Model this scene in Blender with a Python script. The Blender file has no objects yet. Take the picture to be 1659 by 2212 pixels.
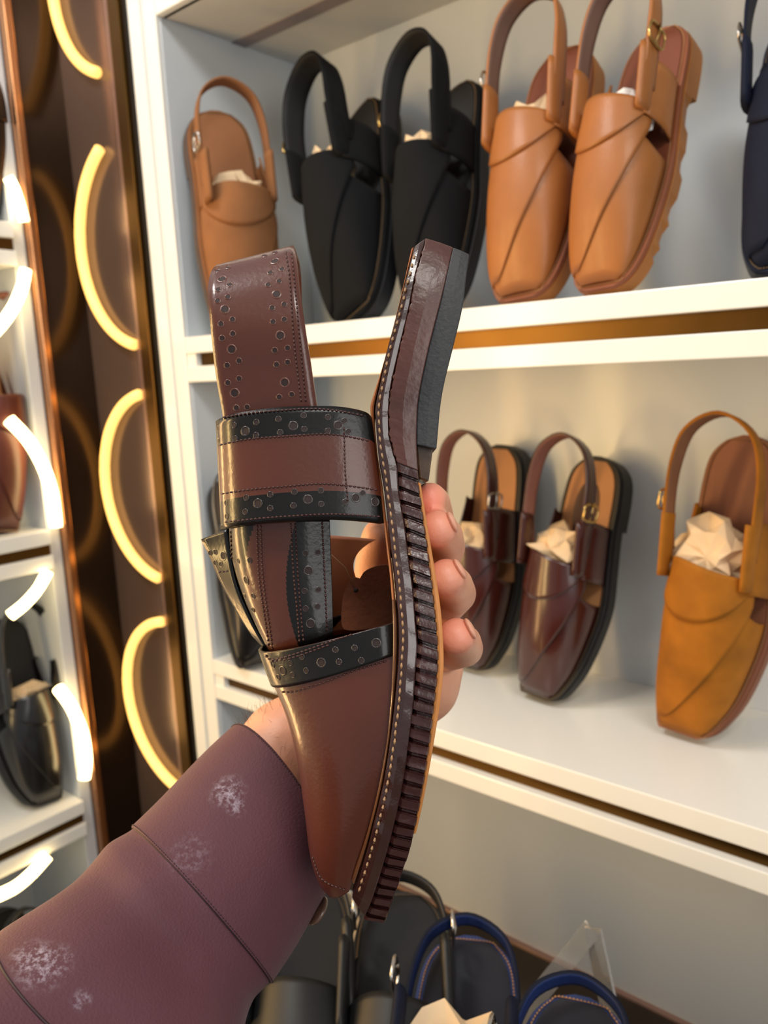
import bpy, math, random
from mathutils import Vector, Matrix, noise
from mathutils.bvhtree import BVHTree
random.seed(7)
scene = bpy.context.scene
COL = scene.collection

# ------------------------------------------------------------------ camera
FPX = 1732.5
def _basis(yaw, pitch, roll):
    yaw, pitch, roll = map(math.radians, (yaw, pitch, roll))
    f = Vector((math.sin(yaw)*math.cos(pitch), math.cos(yaw)*math.cos(pitch), math.sin(pitch)))
    r = Vector((math.cos(yaw), -math.sin(yaw), 0)); u = r.cross(f)
    return math.cos(roll)*r + math.sin(roll)*u, -math.sin(roll)*r + math.cos(roll)*u, f
RX, UP, FW = _basis(-40.612, -10.011, -2.737)
cam_data = bpy.data.cameras.new('camera'); cam = bpy.data.objects.new('camera', cam_data); COL.objects.link(cam)
cam.matrix_world = Matrix(((RX.x, UP.x, -FW.x, 0), (RX.y, UP.y, -FW.y, 0), (RX.z, UP.z, -FW.z, 0), (0, 0, 0, 1)))
cam_data.sensor_fit = 'VERTICAL'; cam_data.sensor_height = 36.0; cam_data.lens = 36.0*FPX/2212
cam_data.clip_start = 0.01
cam_data.dof.use_dof = True; cam_data.dof.focus_distance = 0.34; cam_data.dof.aperture_fstop = 12.0
scene.camera = cam

# ------------------------------------------------------------------ light
scene.view_settings.view_transform = 'Standard'; scene.view_settings.look = 'None'
scene.view_settings.exposure = -0.14; scene.view_settings.gamma = 1.0; scene.view_settings.use_curve_mapping = False
world = bpy.data.worlds.new('world'); scene.world = world; world.use_nodes = True
world.node_tree.nodes['Background'].inputs[0].default_value = (0.92, 0.95, 1.0, 1)
world.node_tree.nodes['Background'].inputs[1].default_value = 0.50
def area(name, loc, target, sx, sy, col, power):
    l = bpy.data.lights.new(name, 'AREA'); l.shape = 'RECTANGLE'; l.size = sx; l.size_y = sy; l.color = col; l.energy = power
    o = bpy.data.objects.new(name, l); COL.objects.link(o); o.location = loc
    d = Vector(target)-Vector(loc); o.rotation_euler = d.to_track_quat('-Z', 'Y').to_euler(); return o
area('ceiling_light', (-0.75, -0.15, 1.15), (-0.5, 0.75, -0.3), 0.5, 0.25, (1.0, 0.97, 0.92), 13)
area('ceiling_light', (0.55, -0.25, 1.15), (-0.3, 0.6, -0.2), 0.6, 0.3, (1.0, 0.95, 0.88), 12)
area('soft_fill_light', (1.15, -0.25, 0.25), (-0.5, 0.8, -0.7), 0.7, 0.9, (1.0, 0.97, 0.93), 9)  # added fill that brightens the lower cabinet, not a lamp of the shop
area('neon_wall_light', (-1.05, 0.10, -0.15), (-0.1, 0.3, -0.1), 0.08, 1.0, (1.0, 0.58, 0.22), 6)
area('neon_wall_light', (-1.05, -0.42, 0.0), (-0.1, 0.3, -0.1), 0.12, 0.9, (1.0, 0.66, 0.26), 11)

# ------------------------------------------------------------------ helpers
S = 0.9
def ray(x, y): return RX*(x-829.5) - UP*(y-1106) + FW*FPX
def C(x, y, d): return ray(x, y)*(d/FPX)            # point at depth d along the lens axis
def on_y(x, y, Y): r = ray(x, y); return r*(Y/r.y)
def on_x(x, y, X): r = ray(x, y); return r*(X/r.x)
def on_z(x, y, Z): r = ray(x, y); return r*(Z/r.z)
def empty(name, loc, label, cat, group=None):
    o = bpy.data.objects.new(name, None); COL.objects.link(o); o.empty_display_size = .02
    o.matrix_world = Matrix.Translation(loc); o['label'] = label; o['category'] = cat
    if group: o['group'] = group
    return o
def tag(o, label, cat, group=None):
    o['label'] = label; o['category'] = cat
    if group: o['group'] = group
    return o
def mesh_obj(name, verts, faces, mats, parent=None, smooth=True, fm=None, world=True):
    me = bpy.data.meshes.new(name); me.from_pydata([tuple(v) for v in verts], [], faces); me.update()
    for m in (mats if isinstance(mats, (list, tuple)) else [mats]): me.materials.append(m)
    if fm: 
        for p, k in zip(me.polygons, fm): p.material_index = k
    me.polygons.foreach_set('use_smooth', [smooth]*len(me.polygons))
    o = bpy.data.objects.new(name, me); COL.objects.link(o)
    if parent:
        o.parent = parent
        if world:
            P = parent.matrix_world if parent.parent is None else world_of(parent)
            o.matrix_parent_inverse = P.inverted()
    return o
def world_of(o):
    m = o.matrix_basis if o.parent is None else world_of(o.parent) @ o.matrix_parent_inverse @ o.matrix_basis
    return m
def mod(o, t, **k):
    m = o.modifiers.new(t.lower(), t)
    for a, b in k.items(): setattr(m, a, b)
    return m
def solid(o, th, off=-1): mod(o, 'SOLIDIFY', thickness=th, offset=off); return o
def bev(o, w, seg=2): mod(o, 'BEVEL', width=w, segments=seg, limit_method='ANGLE', angle_limit=math.radians(40)); return o
def boxgeo(a, b, V, Fc):
    n = len(V)
    for z in (a[2], b[2]):
        for y in (a[1], b[1]):
            for x in (a[0], b[0]): V.append(Vector((x, y, z)))
    for f in ((0,2,3,1),(4,5,7,6),(0,1,5,4),(2,6,7,3),(0,4,6,2),(1,3,7,5)): Fc.append(tuple(n+i for i in f))
def box(name, a, b, m, parent=None, bevel=0.0015):
    V, Fc = [], []; a2 = [min(p, q) for p, q in zip(a, b)]; b2 = [max(p, q) for p, q in zip(a, b)]
    boxgeo(a2, b2, V, Fc)
    o = mesh_obj(name, V, Fc, m, parent, smooth=False)
    if bevel: bev(o, bevel)
    return o
def cr(pts, s):                                       # Catmull-Rom through a list, s in 0..1 by index
    n = len(pts)-1; s = min(max(s, 0), 1)*n; i = min(int(s), n-1); f = s-i
    g = lambda k: pts[min(max(k, 0), n)]
    p0, p1, p2, p3 = g(i-1), g(i), g(i+1), g(i+2)
    if not hasattr(p1, '__len__'): p0, p1, p2, p3 = (p0,), (p1,), (p2,), (p3,); sc = True
    else: sc = False
    r = [0.5*((2*b)+(-a+c)*f+(2*a-5*b+4*c-d)*f*f+(-a+3*b-3*c+d)*f**3) for a, b, c, d in zip(p0, p1, p2, p3)]
    return r[0] if sc else r
def interp(tab, t):                                   # table [(t, v...)] smooth-ish
    if t <= tab[0][0]: return list(tab[0][1:])
    for i in range(len(tab)-1):
        if t <= tab[i+1][0]:
            a, b = tab[i], tab[i+1]; f = (t-a[0])/(b[0]-a[0])
            p = tab[max(i-1, 0)]; q = tab[min(i+2, len(tab)-1)]
            out = []
            for k in range(1, len(a)):
                m0 = (b[k]-p[k])/(b[0]-p[0])*(b[0]-a[0]) if b[0] != p[0] else 0
                m1 = (q[k]-a[k])/(q[0]-a[0])*(b[0]-a[0])
                out.append((2*f**3-3*f*f+1)*a[k]+(f**3-2*f*f+f)*m0+(-2*f**3+3*f*f)*b[k]+(f**3-f*f)*m1)
            return out
    return list(tab[-1][1:])
def resample(pts, n):                                 # polyline by arc length, smoothed
    dense = [cr(pts, i/(len(pts)*12)) for i in range(len(pts)*12+1)]
    L = [0]
    for a, b in zip(dense, dense[1:]): L.append(L[-1]+math.dist(a, b))
    out, j = [], 0
    for i in range(n):
        t = L[-1]*i/(n-1)
        while j < len(L)-2 and L[j+1] < t: j += 1
        f = (t-L[j])/max(L[j+1]-L[j], 1e-12); out.append([a+(b-a)*f for a, b in zip(dense[j], dense[j+1])])
    return out
def grid(rows, V=None, Fc=None, closed=False):
    V = [] if V is None else V; Fc = [] if Fc is None else Fc; n0 = len(V); w = len(rows[0])
    for r in rows: V.extend(r)
    for i in range(len(rows)-1):
        for j in range(w if closed else w-1):
            k = (j+1) % w
            Fc.append((n0+i*w+j, n0+i*w+k, n0+(i+1)*w+k, n0+(i+1)*w+j))
    return V, Fc
def tube(path, r, V, Fc, n=8, caps=True):
    rows = []; up = Vector((0.13, 0.31, 0.94))
    for i, p in enumerate(path):
        t = (path[min(i+1, len(path)-1)]-path[max(i-1, 0)]).normalized()
        a = t.cross(up)
        if a.length < .05: a = t.cross(Vector((1, 0, 0)))
        a.normalize(); b = t.cross(a); rr = r[i] if isinstance(r, (list, tuple)) else r
        rows.append([p+a*math.cos(2*math.pi*k/n)*rr+b*math.sin(2*math.pi*k/n)*rr for k in range(n)])
    n0 = len(V); grid(rows, V, Fc, closed=True)
    if caps:
        Fc.append(tuple(n0+k for k in range(n))[::-1]); Fc.append(tuple(n0+(len(path)-1)*n+k for k in range(n)))
def sweep(path, normals, width):
    """flat band along path; width vector = tangent x normal"""
    rows = []
    for i, p in enumerate(path):
        t = (path[min(i+1, len(path)-1)]-path[max(i-1, 0)]).normalized()
        w = t.cross(normals[i]).normalized(); ww = width[i] if isinstance(width, (list, tuple)) else width
        rows.append([p+w*ww*(k/4-.5) for k in range(5)])
    return grid(rows)

# ------------------------------------------------------------------ materials
def mat(name, col, rough=0.5, metal=0.0, coat=0.0, coat_rough=0.1, bump=0.0, bscale=300, var=0.0, vscale=20, emit=None, estr=0, spec=0.5, alpha=None, trans=0, sheen=0):
    m = bpy.data.materials.new(name); m.use_nodes = True; nt = m.node_tree; b = nt.nodes['Principled BSDF']
    def lin(c): return tuple((x/12.92 if x <= .04045 else ((x+.055)/1.055)**2.4) for x in [v/255 for v in c])
    c = lin(col)
    b.inputs['Base Color'].default_value = (*c, 1); b.inputs['Roughness'].default_value = rough; b.inputs['Metallic'].default_value = metal
    b.inputs['Coat Weight'].default_value = coat; b.inputs['Coat Roughness'].default_value = coat_rough
    b.inputs['Specular IOR Level'].default_value = spec; b.inputs['Transmission Weight'].default_value = trans
    if sheen: b.inputs['Sheen Weight'].default_value = sheen; b.inputs['Sheen Roughness'].default_value = .4
    if emit: b.inputs['Emission Color'].default_value = (*emit, 1); b.inputs['Emission Strength'].default_value = estr
    tc = nt.nodes.new('ShaderNodeTexCoord')
    if bump:
        n = nt.nodes.new('ShaderNodeTexNoise'); n.inputs['Scale'].default_value = bscale; n.inputs['Detail'].default_value = 4
        nt.links.new(tc.outputs['Object'], n.inputs['Vector'])
        bp = nt.nodes.new('ShaderNodeBump'); bp.inputs['Strength'].default_value = bump; bp.inputs['Distance'].default_value = 0.0006
        nt.links.new(n.outputs['Fac'], bp.inputs['Height']); nt.links.new(bp.outputs['Normal'], b.inputs['Normal'])
        if coat: nt.links.new(bp.outputs['Normal'], b.inputs['Coat Normal'])
    if var:
        n = nt.nodes.new('ShaderNodeTexNoise'); n.inputs['Scale'].default_value = vscale; n.inputs['Detail'].default_value = 5
        nt.links.new(tc.outputs['Object'], n.inputs['Vector'])
        r = nt.nodes.new('ShaderNodeValToRGB'); r.color_ramp.elements[0].position = .3; r.color_ramp.elements[1].position = .7
        r.color_ramp.elements[0].color = (*[x*(1-var) for x in c], 1); r.color_ramp.elements[1].color = (*[min(1, x*(1+var)) for x in c], 1)
        nt.links.new(n.outputs['Fac'], r.inputs['Fac']); nt.links.new(r.outputs['Color'], b.inputs['Base Color'])
    return m
M = {}
M['white'] = mat('white_laminate', (226, 226, 220), .28, coat=.25, var=.02, vscale=3)
M['panel'] = mat('glossy_white_panel', (200, 206, 209), .34, coat=.15, coat_rough=.1, var=.02, vscale=2)
M['ceil'] = mat('cabinet_ceiling', (196, 196, 193), .45, var=.02, vscale=2)
M['gold'] = mat('brushed_gold', (92, 66, 32), .36, metal=1, var=.12, vscale=14)
M['rosegold'] = mat('rose_gold_strip', (196, 140, 96), .22, metal=1, var=.05)
M['pink'] = mat('bronze_edge', (150, 120, 108), .3, metal=.7)
M['blackgap'] = mat('black_gap', (12, 9, 7), .5, var=.1)
M['bronze'] = mat('bronze_mirror', (104, 86, 78), .16, metal=.55, var=.12, vscale=3)
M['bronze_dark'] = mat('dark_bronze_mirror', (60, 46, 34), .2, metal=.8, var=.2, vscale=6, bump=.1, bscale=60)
M['darkwood'] = mat('dark_base_shelf', (30, 22, 15), .18, coat=.4, var=.3, vscale=9)
M['neon'] = mat('neon_warm', (255, 200, 110), .5, emit=(1.0, .58, .15), estr=1.7)
M['neon2'] = mat('neon_bright', (255, 230, 190), .5, emit=(1.0, .74, .34), estr=9)
M['floor'] = mat('floor_tile', (120, 112, 104), .3, var=.1, vscale=4)
M['brown'] = mat('polished_brown_leather', (80, 37, 23), .36, coat=.5, coat_rough=.14, spec=.3, bump=.16, bscale=500, var=.10, vscale=25)
M['black'] = mat('polished_black_leather', (15, 13, 11), .34, coat=.32, coat_rough=.13, spec=.22, bump=.14, bscale=500, var=.1, vscale=25)
M['lining'] = mat('tan_lining', (158, 92, 52), .5, bump=.2, bscale=300, var=.1)
M['hole'] = mat('punched_hole', (34, 14, 10), .7, var=.1)
M['rim'] = mat('hole_rim', (92, 50, 34), .3, coat=.4, var=.1)
M['rimk'] = mat('dark_hole_rim', (46, 34, 28), .3, coat=.4, var=.1)
M['thread'] = mat('brown_thread', (70, 40, 36), .45, var=.1)
M['thread_w'] = mat('cream_thread', (160, 124, 88), .6, var=.1)
M['welt'] = mat('glossy_welt', (52, 26, 20), .25, coat=.6, coat_rough=.12, bump=.9, bscale=120, var=.15, vscale=60)
M['tread'] = mat('treaded_sole_rubber', (60, 30, 27), .32, coat=.45, coat_rough=.2, spec=.35, bump=.9, bscale=220, var=.2, vscale=80)
M['heel'] = mat('stacked_heel_brown', (74, 40, 32), .38, coat=.3, spec=.35, coat_rough=.25, bump=.7, bscale=180, var=.25, vscale=50)
M['rubber'] = mat('black_rubber', (42, 42, 43), .6, bump=.7, bscale=500, var=.06)
M['outsole'] = mat('tan_outsole', (192, 124, 62), .5, bump=.5, bscale=200, var=.12, vscale=60)
M['rand'] = mat('golden_rand', (96, 58, 30), .22, coat=.7, coat_rough=.15, var=.1, vscale=60)
M['suede_tag'] = mat('suede_tag', (112, 60, 32), .85, bump=.6, bscale=400, var=.12, vscale=60)
M['skin'] = mat('skin', (224, 162, 130), .46, bump=.25, bscale=700, var=.07, vscale=40)
M['nail'] = mat('nail', (222, 158, 130), .35, coat=.1, var=.02)
M['hair'] = mat('arm_hair', (70, 42, 24), .5, var=.1)
M['metal'] = mat('steel', (190, 184, 176), .2, metal=1, var=.05)
M['brass'] = mat('brass', (212, 178, 110), .2, metal=1, var=.05)
M['paper'] = mat('beige_paper', (216, 188, 150), .75, var=.08, vscale=30)
M['paper_w'] = mat('white_paper', (238, 234, 228), .75, var=.03, vscale=30)
M['acrylic'] = mat('clear_acrylic', (225, 222, 215), .06, trans=.9, var=.02)
# skin gets redder towards the finger pads (blotchy), sleeve gets chalk dust
def add_spots(m, spots, col, scale, thr=.5):
    nt = m.node_tree; b = nt.nodes['Principled BSDF']; geo = nt.nodes.new('ShaderNodeNewGeometry')
    src = b.inputs['Base Color'].links[0].from_socket
    for p, r, k in spots:
        d = nt.nodes.new('ShaderNodeVectorMath'); d.operation = 'DISTANCE'; d.inputs[1].default_value = p
        nt.links.new(geo.outputs['Position'], d.inputs[0])
        mr = nt.nodes.new('ShaderNodeMapRange'); mr.interpolation_type = 'SMOOTHSTEP'
        mr.inputs['From Min'].default_value = r; mr.inputs['From Max'].default_value = r*.2; mr.inputs['To Min'].default_value = 0; mr.inputs['To Max'].default_value = k
        nt.links.new(d.outputs['Value'], mr.inputs['Value'])
        fac = mr.outputs['Result']
        if scale:
            n = nt.nodes.new('ShaderNodeTexNoise'); n.inputs['Scale'].default_value = scale; n.inputs['Detail'].default_value = 6; n.inputs['Roughness'].default_value = .7
            nt.links.new(geo.outputs['Position'], n.inputs['Vector'])
            m2 = nt.nodes.new('ShaderNodeMapRange'); m2.inputs['From Min'].default_value = thr; m2.inputs['From Max'].default_value = thr+.2
            nt.links.new(n.outputs['Fac'], m2.inputs['Value'])
            mu = nt.nodes.new('ShaderNodeMath'); mu.operation = 'MULTIPLY'; nt.links.new(fac, mu.inputs[0]); nt.links.new(m2.outputs['Result'], mu.inputs[1]); fac = mu.outputs[0]
        mx = nt.nodes.new('ShaderNodeMix'); mx.data_type = 'RGBA'; nt.links.new(fac, mx.inputs['Factor'])
        nt.links.new(src, mx.inputs['A']); mx.inputs['B'].default_value = (*col, 1); src = mx.outputs['Result']
    nt.links.new(src, b.inputs['Base Color'])
add_spots(M['skin'], [(tuple(C(925, 1075, .352)), .012, .75), (tuple(C(940, 1140, .345)), .014, .7), (tuple(C(962, 1245, .345)), .014, .7), (tuple(C(985, 1372, .345)), .014, .7)], (.78, .20, .14), 0)
M['sleeve'] = mat('plum_twill', (84, 48, 55), .66, bump=.5, bscale=900, var=.08, vscale=30, sheen=.1, spec=.3)

# ------------------------------------------------------------------ setting
fl = box('floor', (-3, -1.6, -1.42), (1.6, 1.4, -1.40), M['floor'], None, 0); fl['kind'] = 'structure'
wb = box('wall_back', (-3, 1.02*S+.03, -1.40), (1.6, 1.02*S+.12, 1.3), M['panel'], None, 0); wb['kind'] = 'structure'
wl = box('wall_left', (-1.62*S-.12, -1.6, -1.40), (-1.62*S-.03, 1.02*S+.03, 1.3), M['panel'], None, 0); wl['kind'] = 'structure'

FY, BY = .75*S, 1.02*S                                 # right cabinet: front plane, back wall
XL, XR = -1.016*S, .75
Z1, Z2, Z3, ZC = .062*S, -.443*S, -.945*S, .503*S
cab = empty('display_cabinet', (-.3, FY+.1, -1.40), 'white glossy shoe display cabinet with gold-lined shelves along the right-hand wall', 'display cabinet')
box('back_panel', (XL-.02, BY, -1.395), (XR, BY+.02, .85), M['panel'], cab)
box('side_panel', (XL-.02, FY+.002, -1.395), (XL, BY, .85), M['panel'], cab)
box('top_panel', (XL, FY+.004, ZC), (XR, BY, ZC+.02), M['ceil'], cab)
g = box('light_groove', (XL, FY+.118, ZC-.0015), (XR, FY+.142, ZC+.002), mat('groove', (128, 118, 120), .5, var=.05), cab, 0)
box('front_frame', (XL-.001, FY-.004, -1.395), (XL-.030*S, FY+.012, .85), M['white'], cab)
box('front_frame', (XL-.038*S, FY-.004, -1.395), (XL-.067*S, FY+.012, .85), M['white'], cab)
box('frame_groove', (XL-.029*S, FY, -1.395), (XL-.039*S, FY+.010, .85), M['panel'], cab, 0)
box('header', (XL, FY-.004, ZC), (XR, FY+.012, ZC+.14), M['white'], cab)
def shelf(z, parent, lo, hi, top_mat=None):
    """double board with a gold strip recessed between"""
    for zt, zb in ((z, z-.024*S), (z-.043*S, z-.066*S)):
        o = box('shelf_board', (lo[0], lo[1], zb), (hi[0], hi[1], zt), top_mat or M['white'], parent, .001)
    return o
for z in (Z1, Z2):
    b = box('shelf_board', (XL, FY-.004, z-.024*S), (XR, BY, z), M['white'], cab, .001)
    box('gold_strip', (XL+.022*S, FY+.006, z-.044*S), (XR, FY+.02, z-.0235*S), M['gold'], b, 0)
    box('end_block', (XL, FY-.002, z-.044*S), (XL+.022*S, FY+.02, z-.0235*S), M['white'], b, 0)
    box('shelf_board', (XL, FY-.004, z-.066*S), (XR, BY, z-.043*S), M['white'], cab, .001)
b3 = box('base_shelf', (XL, FY-.004, Z3-.07), (XR, BY, Z3), M['darkwood'], cab)
box('skirting_strip', (XL, BY-.006, Z3), (XR, BY-.001, Z3+.006), M['rosegold'], b3, 0)

# corner mirror pillar
PX = -1.285*S
pil = empty('mirror_pillar', (PX+.05, FY, -1.40), 'tall bronze mirrored corner pillar with gold edge trim between the two cabinets', 'pillar')
box('mirror_pane', (PX, FY, -1.395), (-1.142*S, FY+.012, .85), M['bronze'], pil, 0)
box('edge_strip', (-1.1425*S, FY-.003, -1.395), (-1.132*S, FY+.012, .85), M['pink'], pil)
box('gold_trim', (-1.132*S, FY-.005, -1.395), (-1.104*S, FY+.012, .85), M['gold'], pil)
box('black_trim', (-1.104*S, FY+.002, -1.395), (-1.083*S, FY+.012, .85), M['blackgap'], pil, 0)
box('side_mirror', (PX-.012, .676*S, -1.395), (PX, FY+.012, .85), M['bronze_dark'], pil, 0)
box('side_trim', (PX-.012, .663*S, -1.395), (PX+.004, .676*S, .85), M['rosegold'], pil)

# left cabinet
LY = .663*S; LB = -1.545*S
cabl = empty('display_cabinet', (PX-.12, .1, -1.40), 'white shoe display cabinet at the left edge, behind bright neon arcs', 'display cabinet')
box('back_panel', (LB-.02, -1.0, -1.395), (LB, LY, .85), M['panel'], cabl)
box('side_panel', (LB, LY-.02, -1.395), (PX-.013, LY-.0005, .85), M['panel'], cabl)
ZL = (.256*S, -.237*S, -.729*S)
for z in ZL:
    b = box('shelf_board', (LB, -1.0, z-.024*S), (PX, LY-.021, z), M['white'], cabl, .001)
    box('gold_strip', (PX-.02, -1.0, z-.044*S), (PX-.008, LY-.021, z-.0235*S), M['gold'], b, 0)
    box('shelf_board', (LB, -1.0, z-.066*S), (PX, LY-.021, z-.043*S), M['white'], cabl, .001)
ZLB = -1.22*S
b = box('base_shelf', (LB, -1.0, ZLB-.06), (PX, LY-.021, ZLB), M['darkwood'], cabl)
box('skirting_strip', (LB+.001, -1.0, ZLB), (LB+.006, LY-.021, ZLB+.03), M['rosegold'], b, 0)

# neon arcs
def neon(pts, r, m, label, group, mount):
    V, Fc = [], []; tube(pts, r, V, Fc, 12)
    o = empty('neon_light', pts[len(pts)//2], label, 'neon light', group)
    mesh_obj('neon_tube', V, Fc, m, o)
    V, Fc = [], []
    for p in (pts[2], pts[-3]): tube([p, p+mount], .0022, V, Fc, 6)
    mesh_obj('bracket', V, Fc, M['metal'], o)
    return o
def arc_y(cx, cz, r, a0, a1):
    return [Vector(((cx+r*math.cos(math.radians(a0+(a1-a0)*i/36)))*S, FY-.0075, (cz+r*math.sin(math.radians(a0+(a1-a0)*i/36)))*S)) for i in range(37)]
where = ['topmost curved', 'second curved', 'third curved', 'lowest curved']
for i, (cx, cz, r, a0, a1) in enumerate(((-1.117, .613, .155, 108, 250), (-1.108, .217, .162, 118, 258), (-1.118, -.172, .154, 99, 262), (-1.118, -.553, .154, 99, 262))):
    txt = ('warm glowing neon arc on the mirrored pillar, cut off by the top of the picture',
           'warm neon arc on the mirrored pillar, beside the upper shelf of the right cabinet',
           'warm glowing neon arc on the mirrored pillar, directly left of the held sandal strap',
           'warm glowing neon arc on the mirrored pillar, lowest, just above the plum sleeve')[i]
    neon(arc_y(cx, cz, r, a0, a1), .0085*S, M['neon'], txt, 'neon arcs on the pillar', Vector((0, .0075, 0)))
def arc_px(px):
    q = [on_x(x, y, PX+.006) for x, y in px]; return [Vector(cr(q, i/24)) for i in range(25)]
for px, r, txt in (
    ([(17, 383), (30, 405), (42, 440), (52, 478)], .008, 'short bright neon arc left of the pillar, above the upper shelf of the left cabinet'),
    ([(55, 582), (48, 620), (28, 665), (2, 702), (-30, 735)], .009, 'bright neon arc left of the pillar, just under the upper shelf of the left cabinet'),
    ([(20, 907), (60, 950), (92, 1005), (112, 1065), (121, 1138)], .010, 'bright neon arc beside the reddish brown sandal, above the middle left shelf'),
    ([(103, 1234), (82, 1272), (54, 1304), (22, 1330)], .009, 'short bright neon arc under the middle left shelf, above the black buckled sandal'),
    ([(126, 1487), (155, 1528), (178, 1585), (186, 1640), (182, 1682)], .010, 'bright neon arc right beside the black buckled sandal on the left'),
    ([(103, 1848), (70, 1885), (35, 1915), (-5, 1935), (-40, 1950)], .010, 'lowest bright neon arc, in the bottom left bay under the shelf')):
    neon(arc_px(px), r*.92, M['neon2'], txt, 'bright neon arcs on the left cabinet', Vector((-.010, 0, 0)))

# ------------------------------------------------------------------ sandals on the shelves
SQ = [(0, -.036, .002), (.02, -.039, .012), (.06, -.041, .021), (.15, -.043, .034), (.3, -.043, .045), (.42, -.043, .049), (.55, -.039, .045), (.7, -.035, .040), (.85, -.034, .038), (.93, -.030, .033), (.98, -.018, .020), (1.0, -.004, .006)]
RD = [(0, -.018, .012), (.012, -.029, .021), (.05, -.037, .031), (.12, -.042, .039), (.25, -.044, .046), (.4, -.044, .049), (.55, -.040, .045), (.7, -.037, .041), (.85, -.036, .039), (.93, -.031, .034), (.98, -.019, .021), (1.0, -.004, .006)]
HT = [(0, .001), (.02, .006), (.06, .016), (.12, .026), (.2, .038), (.3, .048), (.4, .055), (.5, .060), (.62, .064)]
LEN = .29
def sandal(name, label, cat, B, T, twist, up, lining, sole, insole, thread, toe='square', mirror=False, group=None, metal='brass', ankle=1.0, throat=True, thick=.020, hgt=1.0, wide=1.0, slingw=.020, cup=None, pad=None, notch=False, buckle_side=1, nrm=None, slh=1.0):
    """B: toe tip on the shelf, T: heel top; twist turns the sandal about its length"""
    B, T = Vector(B), Vector(T); ly = (T-B); k = ly.length/LEN; ly.normalize()
    lz = Vector((0, -1, 0)) if abs(ly.y) < .9 else Vector((0, 0, 1))
    if name == 'left': lz = Vector((1, 0, 0))
    if nrm: lz = Vector(nrm)
    lz = (lz-ly*lz.dot(ly)).normalized(); lz = Matrix.Rotation(math.radians(twist), 3, ly) @ lz
    lx = ly.cross(lz).normalized()
    if lx.dot(Vector((1, 0, 0))) < 0 and name != 'left': pass
    sx = -1 if mirror else 1
    outline = SQ if toe == 'square' else RD
    root = empty('sandal', B, label, cat, group or GS)
    W = lambda x, y, z: B + lx*(x*sx*k*wide) + ly*(y*k) + lz*(z*k)
    N = 44
    ts = [.5-.5*math.cos(math.pi*i/N) for i in range(N+1)]
    def lr(t): return interp(outline, t)
    def layer(nm, ins, z0, z1, m, par, t0=0., t1=1., bv=.0015, nt=False):
        rows = []
        for t in ts:
            tt = t0+(t1-t0)*t; l, r = lr(tt); c = (l+r)/2; h = (r-l)/2; h = max(h-ins, .0005)
            y = tt*LEN; y = min(max(y, ins), LEN-ins)
            zz = z1
            if nt and .08 < tt < .7 and int(tt*46) % 2: h2 = h-.004
            else: h2 = h
            rows.append([W(c-h, y, z0), W(c-h2, y, zz), W(c+h2, y, zz), W(c+h, y, z0)])
        V, Fc = grid(rows, closed=True); n = len(rows)*4
        Fc.append((0, 1, 2, 3)[::-1]); Fc.append((n-4, n-3, n-2, n-1))
        if sx < 0: Fc = [tuple(reversed(f)) for f in Fc]
        o = mesh_obj(nm, V, Fc, m, par, smooth=False); bev(o, bv*k); return o
    layer('insole', .006, .0016, -.001, insole, root)
    layer('midsole', 0, 0, -.006, up if cup is None else cup, root)
    so = layer('outsole', -.0015, -.006, -thick, sole, root, nt=notch)
    layer('heel_lift', -.001, -thick, -thick-.009, sole, root, .72, 1.)
    if pad is not None:
        rows = []
        for i in range(13):
            t = .66+.24*i/12; h = .016*math.sqrt(max(0, 1-((i-6)/6.05)**2)); rows.append([W(-h+.001, t*LEN, .0024), W(h+.001, t*LEN, .0024)])
        V, Fc = grid(rows); o = mesh_obj('heel_pad', V, Fc, pad, root, smooth=False); solid(o, .001, 0)
    # stitching round the edge
    V, Fc = [], []; ring = []
    for side in (0, 1):
        pts = []
        for q in range(200):
            t = .012+.976*q/199; l, r = lr(t); h = max((r-l)/2-.0035, .0012); pts.append(((l+r)/2+(-h if side == 0 else h), t*LEN))
        ring += pts if side == 0 else pts[::-1]
    ring = resample(ring[::3]+[ring[0]], 261)
    for q in range(0, 260):
        a, b = ring[q], ring[q+1]
        p, q2 = W(a[0], a[1], .0005), W(a[0]*.15+b[0]*.85, a[1]*.15+b[1]*.85, .0005)
        tube([p, (p+q2)/2+lz*.0012*k, q2], [.0003*k, .0007*k, .0003*k], V, Fc, 5)
    mesh_obj('stitching', V, Fc, thread, root)
    # vamp
    def vs(u, t, off=0):
        l, r = lr(t); l += .005; r -= .005; c = (l+r)/2; h = (r-l)/2
        ph = math.pi*u; H = interp(HT, t)[0]*hgt
        cx = -math.cos(ph); sz = max(math.sin(ph), 0)**.75
        return W(c+(h+off)*cx*(1+.06*sz), t*LEN, (H+off)*sz+.0005)
    NU = 28
    rows = []
    for j in range(17):
        rows.append([vs(i/NU, .014+(j/16)*((.42+.10*math.sin(math.pi*i/NU)**2)-.014)) for i in range(NU+1)])
    V, Fc = grid(rows); v = mesh_obj('vamp', V, Fc, up, root); solid(v, .0022*k, 1 if mirror else -1)
    # overlapping front piece running from the inner edge
    rows = []
    for j in range(21):
        f = j/20; row = []
        for i in range(NU+1):
            umax = .30+.56*min(1, f*1.15)**.6; u = umax*i/NU
            te = .545+.035*math.sin(math.pi*min(1, u/.86))+.012*math.sin(2*math.pi*u/.8)
            row.append(vs(u, .05+f*(te-.05), .0024))
        rows.append(row)
    V, Fc = grid(rows); v2 = mesh_obj('cross_piece', V, Fc, up, root); solid(v2, .002*k, 1 if mirror else -1)
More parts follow.
